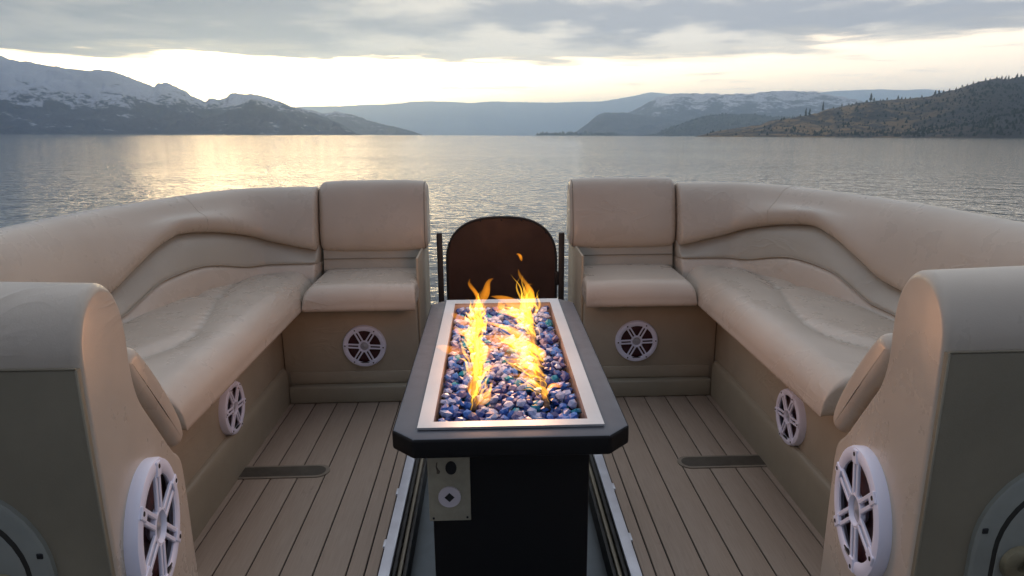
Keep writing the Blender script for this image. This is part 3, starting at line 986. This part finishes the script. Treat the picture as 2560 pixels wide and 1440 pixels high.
    for k in range(6, -1, -1):
        a = math.pi / 2 * k / 6
        secs.append([(W1 - rr * (1 - math.cos(a)), y, z) for y, z in inset_poly(prof, rr * (1 - math.sin(a)))])
    vs, fs = loft(secs)
    hd = P('headrest', recalc(mesh_from('headrest', vs, fs, True, s)), 'vinyl')
    ring = [(W0 + 0.012, y, z) for y, z in inset_poly(prof, 0.006)][::2]
    obj('piping', tube_mesh('piping', ring + [ring[0]], 0.0022, 6, s, False), 'piping', hd)
    speaker(rt, base, (s * 0.565, 2.690, 0.241), (0, -1, 0), 0.0885, -0.06 if s < 0 else 0.03, 1.0)
    # ---- end of the lounge nearest the camera
    base = Vector((s * 0.9, 0.95, 0))
    rt = thing('lounge_end', base, 'tall tan lounge end with rounded top, speaker and rear hatch at the near %s' % side, 'seat', 'lounge ends')
    P = lambda nm, me, mt: obj(nm, me, mt, rt, base)
    raw = [(0.785, 0.0), (0.785, 0.0), (0.785, 0.5), (0.785, 0.86), (0.792, 0.905), (0.822, 0.942), (0.868, 0.956), (0.915, 0.943), (0.945, 0.905), (0.952, 0.86),
           (0.948, 0.80), (0.962, 0.755), (0.995, 0.715), (1.04, 0.66), (1.085, 0.605), (1.112, 0.585), (1.122, 0.56), (1.124, 0.5), (1.124, 0.0), (1.124, 0.0)]
    prof = ccw(smooth_poly(raw, 2))
    face = lambda y: 0.530 + 0.18 * (y - 0.785)
    secs = []
    rr = 0.013
    for k in range(9):
        a = math.pi / 2 * k / 8
        secs.append([(face(y) + rr * (1 - math.cos(a)), y, z) for y, z in inset_poly(prof, rr * (1 - math.sin(a)))])
    for x in (0.70, 0.80, 0.95, 1.15, 1.36):
        up_ = 0.010 * min(1.0, (x - 0.58) / 0.3)
        secs.append([(x, y, z + (up_ if z > 0.86 else 0)) for y, z in prof])
    vs, fs = loft(secs)
    P('body', recalc(mesh_from('body', vs, fs, True, s)), 'vinyl')
    bp = P('back_panel', box_mesh('back_panel', 0.534, 1.36, 0.7815, 0.80, 0.0, 0.868, 0.002, 2, s), 'vinyl_olive')
    obj('piping', tube_mesh('piping', [(0.5345, 0.7825, 0.0), (0.5345, 0.7825, 0.45), (0.5345, 0.7825, 0.868)], 0.0018, 6, s), 'vinyl_olive', bp)
    obj('piping', tube_mesh('piping', [(0.5345, 0.7825, 0.869), (0.9, 0.7825, 0.871), (1.36, 0.7825, 0.871)], 0.0018, 6, s), 'vinyl_olive', bp)
    # leaning back pad
    pad = ccw(smooth_poly([(1.005, 0.795), (1.045, 0.812), (1.072, 0.79), (1.127, 0.71), (1.170, 0.63), (1.175, 0.59), (1.145, 0.575), (1.12, 0.605), (1.085, 0.67), (1.02, 0.75)], 2))
    secs = []
    for k in range(6):
        a = math.pi / 2 * k / 5
        secs.append([(0.603 + 0.02 * (1 - math.cos(a)), y, z) for y, z in inset_poly(pad, 0.02 * (1 - math.sin(a)))])
    secs += [[(x, y, z) for y, z in pad] for x in (0.8, 1.0, 1.2)]
    vs, fs = loft(secs)
    P('back_pad', recalc(mesh_from('back_pad', vs, fs, True, s)), 'vinyl')
    speaker(rt, base, (s * (face(SYP[s]) + 0.001), SYP[s], 0.566 if s < 0 else 0.540), (-s, 0.18, 0), 0.103, 0.30 if s < 0 else -0.30, 0.95)
    # access hatch in the back
    def arch(x0, x1, z1, r, y0, y1, nm, mt, par):
        ring = [(x0, 0.06)] + [(x0 + r - r * math.cos(a), z1 - r + r * math.sin(a)) for a in [math.pi / 2 * k / 10 for k in range(11)]] \
             + [(x1 - r + r * math.sin(a), z1 - r + r * math.cos(a)) for a in [math.pi / 2 * k / 10 for k in range(11)]] + [(x1, 0.06)]
        ring = [(x, z) for x, z in ring]
        vs, fs = loft([[(x, y1, z) for x, z in ring], [(x, y0 + 0.003, z) for x, z in ring], [(x, y0, z) for x, z in inset_poly(ccw(ring)[::1], 0.003)] if False else [(x + (0.003 if x < (x0 + x1) / 2 else -0.003), y0, z - (0.003 if z > 0.2 else 0)) for x, z in ring]])
        return obj(nm, autosmooth(recalc(mesh_from(nm, vs, fs, True, s)), 40), mt, par, base if par is rt else None)
    hf = arch(0.602, 0.97, 0.725, 0.13, 0.772, 0.782, 'hatch', 'hatch', rt)
    arch(0.627, 0.945, 0.700, 0.108, 0.7695, 0.775, 'hatch_gap', 'gap_dark', hf)
    arch(0.630, 0.942, 0.697, 0.106, 0.7685, 0.774, 'hatch_door', 'hatch', hf)
    for (xx, zz) in ((0.613, 0.622), (0.613, 0.40)):
        sm = box_mesh('screw', xx - 0.004, xx + 0.004, 0.7705, 0.773, zz - 0.004, zz + 0.004, 0.001, 1, s)
        obj('screw', sm, 'hole_dark', hf)
    lm = ring_mesh('latch', [(0.0, 0.001), (0.008, 0.001), (0.009, 0.010), (0.017, 0.011), (0.024, 0.007), (0.026, 0.0)], 24)
    lo = obj('latch', lm, 'latch', hf)
    lo.matrix_local = Matrix.Translation((s * 0.663, 0.768, 0.575)) @ Matrix.Rotation(math.pi / 2, 4, 'X')
    lh = obj('latch_hole', ring_mesh('latch_hole', [(0, 0.0115), (0.008, 0.0115), (0.0085, 0.009)], 12), 'hole_dark', hf)
    lh.matrix_local = lo.matrix_local


# ------------------------------------------------------------------ fire table
TB = Vector((0, 1.7, -0.1))
ft = thing('fire_table', TB, 'dark grey gas fire table on a black pedestal in the gangway', 'fire table')
P = lambda nm, me, mt, par=ft: obj(nm, me, mt, par, TB if par is ft else None)
ZT = 0.550
ox, oc = 0.240, 0.046
y0, y1 = 1.212, 2.245
outer = [(-ox + oc, y0), (ox - oc, y0), (ox, y0 + oc), (ox, y1 - oc), (ox - oc, y1), (-ox + oc, y1), (-ox, y1 - oc), (-ox, y0 + oc)]
ix, iy0, iy1 = 0.170, 1.272, 2.19
inner = [(-ix, iy0), (ix, iy0), (ix, iy1), (-ix, iy1)]
verts = []
for z in (ZT, ZT - 0.042):
    verts += [(x, y, z) for x, y in outer]
    verts += [(x, y, z) for x, y in inner]
faces = []
for lvl_, flip in ((0, False), (12, True)):
    q_ = [((0, 1, 9, 8)), ((1, 2, 9)), ((2, 3, 10, 9)), ((3, 4, 10)), ((4, 5, 11, 10)), ((5, 6, 11)), ((6, 7, 8, 11)), ((7, 0, 8))]
    for f in q_:
        f = tuple(v + lvl_ for v in f)
        faces.append(tuple(reversed(f)) if flip else f)
for i in range(8):
    j = (i + 1) % 8
    faces.append((i + 12, j + 12, j, i))
for i in range(4):
    j = (i + 1) % 4
    faces.append((8 + i, 8 + j, 20 + j, 20 + i))
me = recalc(mesh_from('tabletop', verts, faces, False))
bm = bmesh.new(); bm.from_mesh(me)
es = [e for e in bm.edges if all(v.index < 8 or 12 <= v.index < 20 for v in e.verts) and len(e.link_faces) == 2 and e.calc_face_angle(0) > 0.3]
bmesh.ops.bevel(bm, geom=es, offset=0.007, segments=3, profile=0.5, affect='EDGES')
bm.to_mesh(me); bm.free()
autosmooth(me, 40)
top = P('tabletop', me, 'table_top')
me.materials.append(MATS['table_black'])
for pl_ in me.polygons:
    if abs(pl_.normal.z) < 0.75 or pl_.normal.z < -0.5:
        pl_.material_index = 1
P('pedestal', box_mesh('pedestal', -0.172, 0.172, 1.335, 2.10, -0.1, 0.5075, 0.004, 2), 'table_black')
# steel frame round the burner tray, four mitred strips
fx, fy0, fy1 = 0.188, 1.252, 2.222
gx, gy0, gy1 = 0.1575, 1.279, 2.176
quads = [[(-fx, fy0), (fx, fy0), (gx, gy0), (-gx, gy0)], [(fx, fy0), (fx, fy1), (gx, gy1), (gx, gy0)], [(fx, fy1), (-fx, fy1), (-gx, gy1), (gx, gy1)], [(-fx, fy1), (-fx, fy0), (-gx, gy0), (-gx, gy1)]]
for qd in quads:
    vs, fs = loft([[(x, y, ZT + 0.0015) for x, y in qd], [(x, y, ZT + 0.0065) for x, y in qd]])
    P('frame_strip', recalc(mesh_from('frame_strip', vs, fs, False)), 'steel')
# tray
verts = [(-gx, gy0, ZT + 0.006), (gx, gy0, ZT + 0.006), (gx, gy1, ZT + 0.006), (-gx, gy1, ZT + 0.006)]
verts += [(x * 0.998, y, ZT - 0.045) for x, y, z in verts]
faces = [(i, i + 4, (i + 1) % 4 + 4, (i + 1) % 4) for i in range(4)] + [(4, 5, 6, 7)]
P('tray', mesh_from('tray', verts, faces, False), 'pan_steel')
ROWX = (-0.078, 0.082)
for x in ROWX:
    P('burner_pipe', tube_mesh('burner_pipe', [(x, 1.36, ZT - 0.009), (x, 1.7, ZT - 0.008), (x, 2.11, ZT - 0.009)], 0.008, 10), 'burner')
# control plate on the pedestal
cp = P('control_panel', box_mesh('control_panel', -0.179, -0.088, 1.3285, 1.3345, 0.296, 0.472, 0.001, 1), 'panel_plate')
def disc(nm, x, z, rx, rz, y0_, y1_, mt, n=24, rot=0.0, pts=None):
    ring = pts or [(x + rx * math.cos(2 * math.pi * k / n + rot), z + rz * math.sin(2 * math.pi * k / n + rot)) for k in range(n)]
    vs, fs = loft([[(a, y1_, b) for a, b in ring], [(a, y0_, b) for a, b in ring]])
    return obj(nm, autosmooth(recalc(mesh_from(nm, vs, fs, False)), 40), mt, cp)
disc('knob_hole', -0.1285, 0.425, 0.012, 0.0155, 1.3262, 1.330, 'hole_dark')
disc('key_valve', -0.1335, 0.356, 0.0245, 0.0245, 1.3240, 1.330, 'valve_white', 32)
disc('key_hole', -0.1335, 0.356, 0.0108, 0.0108, 1.3230, 1.328, 'hole_dark', 4)
disc('scuff_mark', 0, 0, 0, 0, 1.3280, 1.3295, 'scuff', pts=[(-0.160, 0.437), (-0.157, 0.439), (-0.1585, 0.428), (-0.1555, 0.421), (-0.152, 0.417), (-0.154, 0.411), (-0.160, 0.411), (-0.1595, 0.418), (-0.1615, 0.428)])
for (xx, zz) in ((-0.172, 0.463), (-0.096, 0.464), (-0.170, 0.303), (-0.096, 0.304)):
    disc('screw', xx, zz, 0.0025, 0.0025, 1.3268, 1.330, 'hole_dark', 10)

# ------------------------------------------------------------------ wind screen and its posts at the bow gate
SY = 3.03
def arch_pt(a):
    hw, zc, rz = 0.2475, 0.505, 0.212
    ca, sa = math.cos(a), math.sin(a)
    e = 0.78
    return (0.011 + hw * math.copysign(abs(ca) ** e, ca), zc + rz * abs(sa) ** e)
ring = [arch_pt(math.pi * k / 40) for k in range(41)]
ring = [(0.011 + 0.2475, 0.0)] + ring + [(0.011 - 0.2475, 0.0)]
SB = Vector((0.011, SY, 0))
ws = thing('wind_screen', SB, 'dark bronze arched metal wind screen behind the fire table', 'wind screen')
vs, fs = loft([[(x, SY, z) for x, z in ring], [(x, SY + 0.006, z) for x, z in ring]])
obj('sheet', autosmooth(recalc(mesh_from('sheet', vs, fs, False)), 40), 'screen_metal', ws, SB)
obj('rim', tube_mesh('rim', [(x, SY + 0.003, z) for x, z in ring], 0.0062, 8), 'post_black', ws, SB)
for xx, zz in ((-0.186, 0.655), (-0.082, 0.702), (0.012, 0.705), (0.102, 0.702), (0.212, 0.645)):
    vs, fs = loft([[(xx + r_ * math.cos(a), SY - d_, zz + r_ * math.sin(a)) for a in [2 * math.pi * k / 10 for k in range(10)]] for r_, d_ in ((0.0042, -0.001), (0.0042, 0.002), (0.0025, 0.003))])
    obj('screw', recalc(mesh_from('screw', vs, fs)), 'hole_dark', ws, SB)
obj('bracket', box_mesh('bracket', 0.252, 0.272, SY - 0.004, SY + 0.012, 0.40, 0.465, 0.003, 2), 'post_black', ws, SB)
for xx, zt, nm in ((-0.268, 0.650, 'left'), (0.283, 0.644, 'right')):
    o = obj('gate_post', box_mesh('gate_post', xx - 0.0125, xx + 0.0125, SY - 0.012, SY + 0.013, -0.0995, zt, 0.002, 2), 'post_black')
    tag(o, 'slim black square gate post on the %s of the arched wind screen' % nm, 'post', 'gate posts')

# ------------------------------------------------------------------ fire glass
gr = random.Random(11)
KINDS = [('glass_navy', 'navy blue', 0.27), ('glass_cobalt', 'cobalt blue', 0.27), ('glass_lavender', 'pale lavender', 0.27), ('glass_teal', 'teal', 0.07), ('glass_violet', 'smoky violet', 0.12)]
PEB = []
for k in range(5):
    bm = bmesh.new()
    bmesh.ops.create_icosphere(bm, subdivisions=1, radius=1.0)
    for v in bm.verts:
        f = 1 + gr.uniform(-0.2, 0.2)
        v.co = Vector((v.co.x * f * 1.0, v.co.y * f * 0.85, v.co.z * f * 0.62))
    me = bpy.data.meshes.new('glass_pebble'); bm.to_mesh(me); bm.free()
    PEB.append(me)
VAR = {}
for nm, word, wgt in KINDS:
    VAR[nm] = []
    for me in PEB:
        c = me.copy(); c.name = 'glass_pebble'
        c.materials.append(MATS[nm]); VAR[nm].append(c)
spots = []
sp_ = 0.0232
row = 0
y = gy0 + 0.008
while y < gy1 - 0.006:
    x = -gx + 0.008 + (sp_ / 2 if row % 2 else 0)
    while x < gx - 0.006:
        px_, py_ = x + gr.uniform(-.0045, .0045), y + gr.uniform(-.004, .004)
        near = min(abs(px_ - r_) for r_ in ROWX)
        if not (near < 0.011 and 1.37 < py_ < 2.1):
            z_ = ZT - 0.014 + 0.006 * fbm(px_ * 14, py_ * 14, 2.0, 3) + gr.uniform(-.004, .006)
            spots.append((px_, py_, z_))
        x += sp_
    y += sp_ * 0.866
    row += 1
spots.sort(key=lambda q_: q_[1])
rest_v, rest_f, rest_m = [], [], []
def pick():
    r_ = gr.random(); acc = 0
    for i, (nm, word, wgt) in enumerate(KINDS):
        acc += wgt
        if r_ < acc:
            return i
    return 0
for i, (x, y, z) in enumerate(spots):
    k = pick()
    nm, word, _w = KINDS[k]
    rad = gr.uniform(0.0110, 0.0168)
    rot = Matrix.Rotation(gr.uniform(0, 6.28), 4, 'Z') @ Matrix.Rotation(gr.uniform(-.9, .9), 4, 'X') @ Matrix.Rotation(gr.uniform(-.9, .9), 4, 'Y')
    x = max(-gx + rad + 0.001, min(gx - rad - 0.001, x)); y = max(gy0 + rad + 0.001, min(gy1 - rad - 0.001, y))
    M = Matrix.Translation((x, y, z)) @ rot @ Matrix.Diagonal((rad, rad, rad, 1))
    if i < 300:
        o = bpy.data.objects.new('glass_pebble', VAR[nm][gr.randrange(5)])
        COL.objects.link(o)
        o.matrix_world = M
        BOAT.append(o)
        tag(o, '%s fire glass pebble in the near part of the burner tray' % word, 'pebble', 'loose fire glass pebbles, %s' % word)
    else:
        me = PEB[gr.randrange(5)]
        b = len(rest_v)
        rest_v += [tuple(M @ v.co) for v in me.vertices]
        rest_f += [tuple(b + q_ for q_ in pl_.vertices) for pl_ in me.polygons]
        rest_m += [k] * len(me.polygons)
# deeper layer so that no bare tray shows
for i in range(420):
    x, y = gr.uniform(-gx + .012, gx - .012), gr.uniform(gy0 + .012, gy1 - .012)
    k = pick()
    M = Matrix.Translation((x, y, ZT - 0.030 + gr.uniform(-.004, .003))) @ Matrix.Rotation(gr.uniform(0, 6.28), 4, 'Z') @ Matrix.Diagonal((.0155, .0155, .013, 1))
    me = PEB[gr.randrange(5)]
    b = len(rest_v)
    rest_v += [tuple(M @ v.co) for v in me.vertices]
    rest_f += [tuple(b + q_ for q_ in pl_.vertices) for pl_ in me.polygons]
    rest_m += [k] * len(me.polygons)
me = mesh_from('fire_glass_bed', rest_v, rest_f, False)
bed = obj('fire_glass_bed', None or me, None)
for nm, word, _w in KINDS:
    me.materials.append(MATS[nm])
me.polygons.foreach_set('material_index', rest_m)
tag(bed, kind='stuff')

# ------------------------------------------------------------------ flames
fr_ = random.Random(5)
def tongue(name, root, base, path, radii, flat, mt, wob=0.006, n=10, m_=16):
    """closed flame body swept along a path of points"""
    pts = smooth_poly([tuple(p_) for p_ in path], 2, False)
    P3 = [Vector(p_) for p_ in pts]
    L = [0.0]
    for a, b in zip(P3[:-1], P3[1:]):
        L.append(L[-1] + (b - a).length)
    secs = []
    ph = fr_.uniform(0, 10)
    for i in range(m_ + 1):
        f = i / m_
        d_ = f * L[-1]
        k = 0
        while k < len(L) - 2 and L[k + 1] < d_:
            k += 1
        q_ = P3[k].lerp(P3[k + 1], (d_ - L[k]) / max(1e-6, L[k + 1] - L[k]))
        td = (P3[k + 1] - P3[k]).normalized()
        u = td.cross(Vector((0, 1, 0.2))).normalized()
        v = u.cross(td)
        rr = sinterp(f, [j / (len(radii) - 1) for j in range(len(radii))], radii)
        tw = 0.9 * math.sin(ph + f * 2.6)
        cu, su = math.cos(tw), math.sin(tw)
        off = u * (wob * math.sin(f * 9 + ph)) * f + v * (wob * math.cos(f * 7 + ph)) * f
        ring = []
        for j in range(n):
            a = 2 * math.pi * j / n
            lx, ly = rr * math.cos(a), rr * flat * math.sin(a)
            lx *= 1 + 0.22 * math.sin(3 * a + ph + 5 * f)
            ring.append(q_ + off + u * (lx * cu - ly * su) + v * (lx * su + ly * cu))
        secs.append(ring)
    vs, fs = loft(secs)
    me = mesh_from(name, vs, fs)
    bm = bmesh.new(); bm.from_mesh(me)
    bmesh.ops.triangulate(bm, faces=bm.faces)
    if bm.calc_volume(signed=True) < 0:
        bmesh.ops.reverse_faces(bm, faces=bm.faces)
    bm.to_mesh(me); bm.free()
    o = obj(name, me, mt, root, base)
    rm = o.modifiers.new('clean_skin', 'REMESH')       # one clean closed skin, so that the glowing gas stays inside it
    rm.mode = 'VOXEL'
    rm.voxel_size = 0.0010 if mt == 'flame_strand' else 0.0016
    return o

def fire(label, x, bases):
    base = Vector((x, 1.72, ZT))
    root = thing('fire', base, label, 'fire', 'rows of gas flames')
    for (y, hgt, lean, wid, kind) in bases:
        z = ZT - 0.004
        hgt *= fr_.uniform(0.8, 1.15)
        wid *= fr_.uniform(0.70, 1.10)
        b0 = Vector((x + fr_.uniform(-.008, .008), y, z))
        tip = b0 + Vector((lean + fr_.uniform(-.012, .012), fr_.uniform(-.015, .03), hgt))
        mid = b0.lerp(tip, 0.45) + Vector((-lean * 0.22 + fr_.uniform(-.016, .016), fr_.uniform(-.008, .008), hgt * 0.10))
        hook = tip + Vector((lean * 0.15 + fr_.uniform(-.022, .022), 0, hgt * 0.06))
        if kind == 'body':
            tongue('flame_tongue', root, base, [b0, b0.lerp(mid, 0.5) + Vector((fr_.uniform(-.010, .010), 0, 0)), mid, tip, hook], [0.004, wid, wid * 1.1, wid * 0.5, wid * 0.32, 0.0004], 0.34, 'flame_body', 0.009)
            for q_ in range(7):
                f = fr_.uniform(0.35, 1.05)
                d_ = Vector((fr_.uniform(-wid, wid), fr_.uniform(-.035, .035), 0))
                tp = b0 + (tip - b0) * f + d_ * 1.5 + Vector((fr_.uniform(-.014, .014), 0, 0))
                md = b0.lerp(tp, 0.5) + Vector((fr_.uniform(-.018, .018) - lean * 0.15, 0, hgt * 0.07))
                tongue('flame_strand', root, base, [b0 + d_, md, tp, tp + Vector((fr_.uniform(-.018, .018), 0, 0.008))], [0.0012, wid * 0.17, wid * 0.20, wid * 0.10, 0.0003], 0.55, 'flame_strand', 0.009, 7, 14)
        else:
            w_ = wid * 1.25
            tongue('flame_lick', root, base, [b0 + Vector((0, 0, 0.004)), mid, tip, hook], [0.002, w_ * 0.5, w_, w_ * 0.75, 0.0004], 0.28, 'flame_lick', 0.005, 8, 14)
    return root
rowL = [(1.385, 0.050, 0.018, 0.015, 'body'), (1.43, 0.062, 0.034, 0.018, 'body'), (1.51, 0.066, 0.012, 0.022, 'body'), (1.585, 0.070, -0.006, 0.026, 'body'), (1.65, 0.080, -0.016, 0.030, 'body'),
        (1.72, 0.070, -0.030, 0.024, 'body'), (1.78, 0.066, 0.014, 0.024, 'body'), (1.87, 0.080, -0.012, 0.025, 'body'), (1.96, 0.080, 0.008, 0.026, 'body'), (2.04, 0.085, -0.008, 0.028, 'body'), (2.09, 0.075, 0.003, 0.020, 'body'),
        (1.46, 0.060, 0.054, 0.018, 'lick'), (1.60, 0.055, 0.046, 0.014, 'lick'), (1.66, 0.040, -0.082, 0.013, 'lick'), (1.72, 0.062, -0.066, 0.017, 'lick'), (1.86, 0.070, -0.062, 0.015, 'lick'), (2.06, 0.098, -0.024, 0.012, 'lick'), (2.08, 0.095, 0.034, 0.013, 'lick')]
rowR = [(1.40, 0.036, -0.030, 0.015, 'body'), (1.46, 0.048, -0.060, 0.018, 'body'), (1.52, 0.052, -0.070, 0.022, 'body'), (1.58, 0.058, -0.082, 0.024, 'body'), (1.64, 0.060, -0.092, 0.026, 'body'), (1.69, 0.068, -0.094, 0.026, 'body'),
        (1.84, 0.060, -0.078, 0.021, 'body'), (1.90, 0.070, -0.082, 0.024, 'body'), (1.96, 0.070, -0.078, 0.024, 'body'), (2.03, 0.09, -0.014, 0.022, 'body'), (2.07, 0.170, -0.012, 0.022, 'body'), (2.09, 0.10, 0.020, 0.020, 'body'),
        (1.41, 0.034, 0.026, 0.012, 'lick'), (1.50, 0.050, -0.096, 0.013, 'lick'), (1.65, 0.062, -0.130, 0.020, 'lick'), (1.71, 0.080, -0.108, 0.020, 'lick'), (1.90, 0.078, -0.120, 0.019, 'lick'), (1.97, 0.09, -0.090, 0.017, 'lick')]
fl = fire('row of yellow gas flames nearer the left edge of the glass bed', ROWX[0], rowL)
fR = fire('row of yellow gas flames nearer the right edge, leaning left', ROWX[1], rowR)
bR = Vector((ROWX[1], 1.72, ZT))
# torn-off licks
tongue('flame_lick', fR, bR, [(0.060, 2.08, 0.715), (0.056, 2.08, 0.735), (0.046, 2.08, 0.742), (0.040, 2.08, 0.738)], [0.0006, 0.006, 0.008, 0.005, 0.0005], 0.5, 'flame_lick', 0.001, 8, 12)
tongue('flame_lick', fR, bR, [(0.004, 1.96, 0.590), (-0.006, 1.96, 0.604), (-0.012, 1.96, 0.613), (0.004, 1.96, 0.612)], [0.001, 0.012, 0.017, 0.010, 0.0005], 0.35, 'flame_lick', 0.001, 8, 12)
for root, xs in ((fl, ROWX[0]), (fR, ROWX[1] - 0.03)):
    for yy in (1.42, 1.58, 1.74, 1.90, 2.06):
        ld = bpy.data.lights.new('flame_light', 'POINT')
        ld.energy = 0.22 if yy < 1.5 else 0.48
        ld.color = (1.0, 0.47, 0.24)
        ld.shadow_soft_size = 0.05
        lo = bpy.data.objects.new('flame_light', ld)
        COL.objects.link(lo)
        lo.parent = root
        lo.location = Vector((xs, yy, ZT + 0.14)) - root.location

# ------------------------------------------------------------------ set the boat afloat
bpy.context.view_layer.update()
for o in BOAT:
    o.matrix_world = M_BOAT @ o.matrix_world
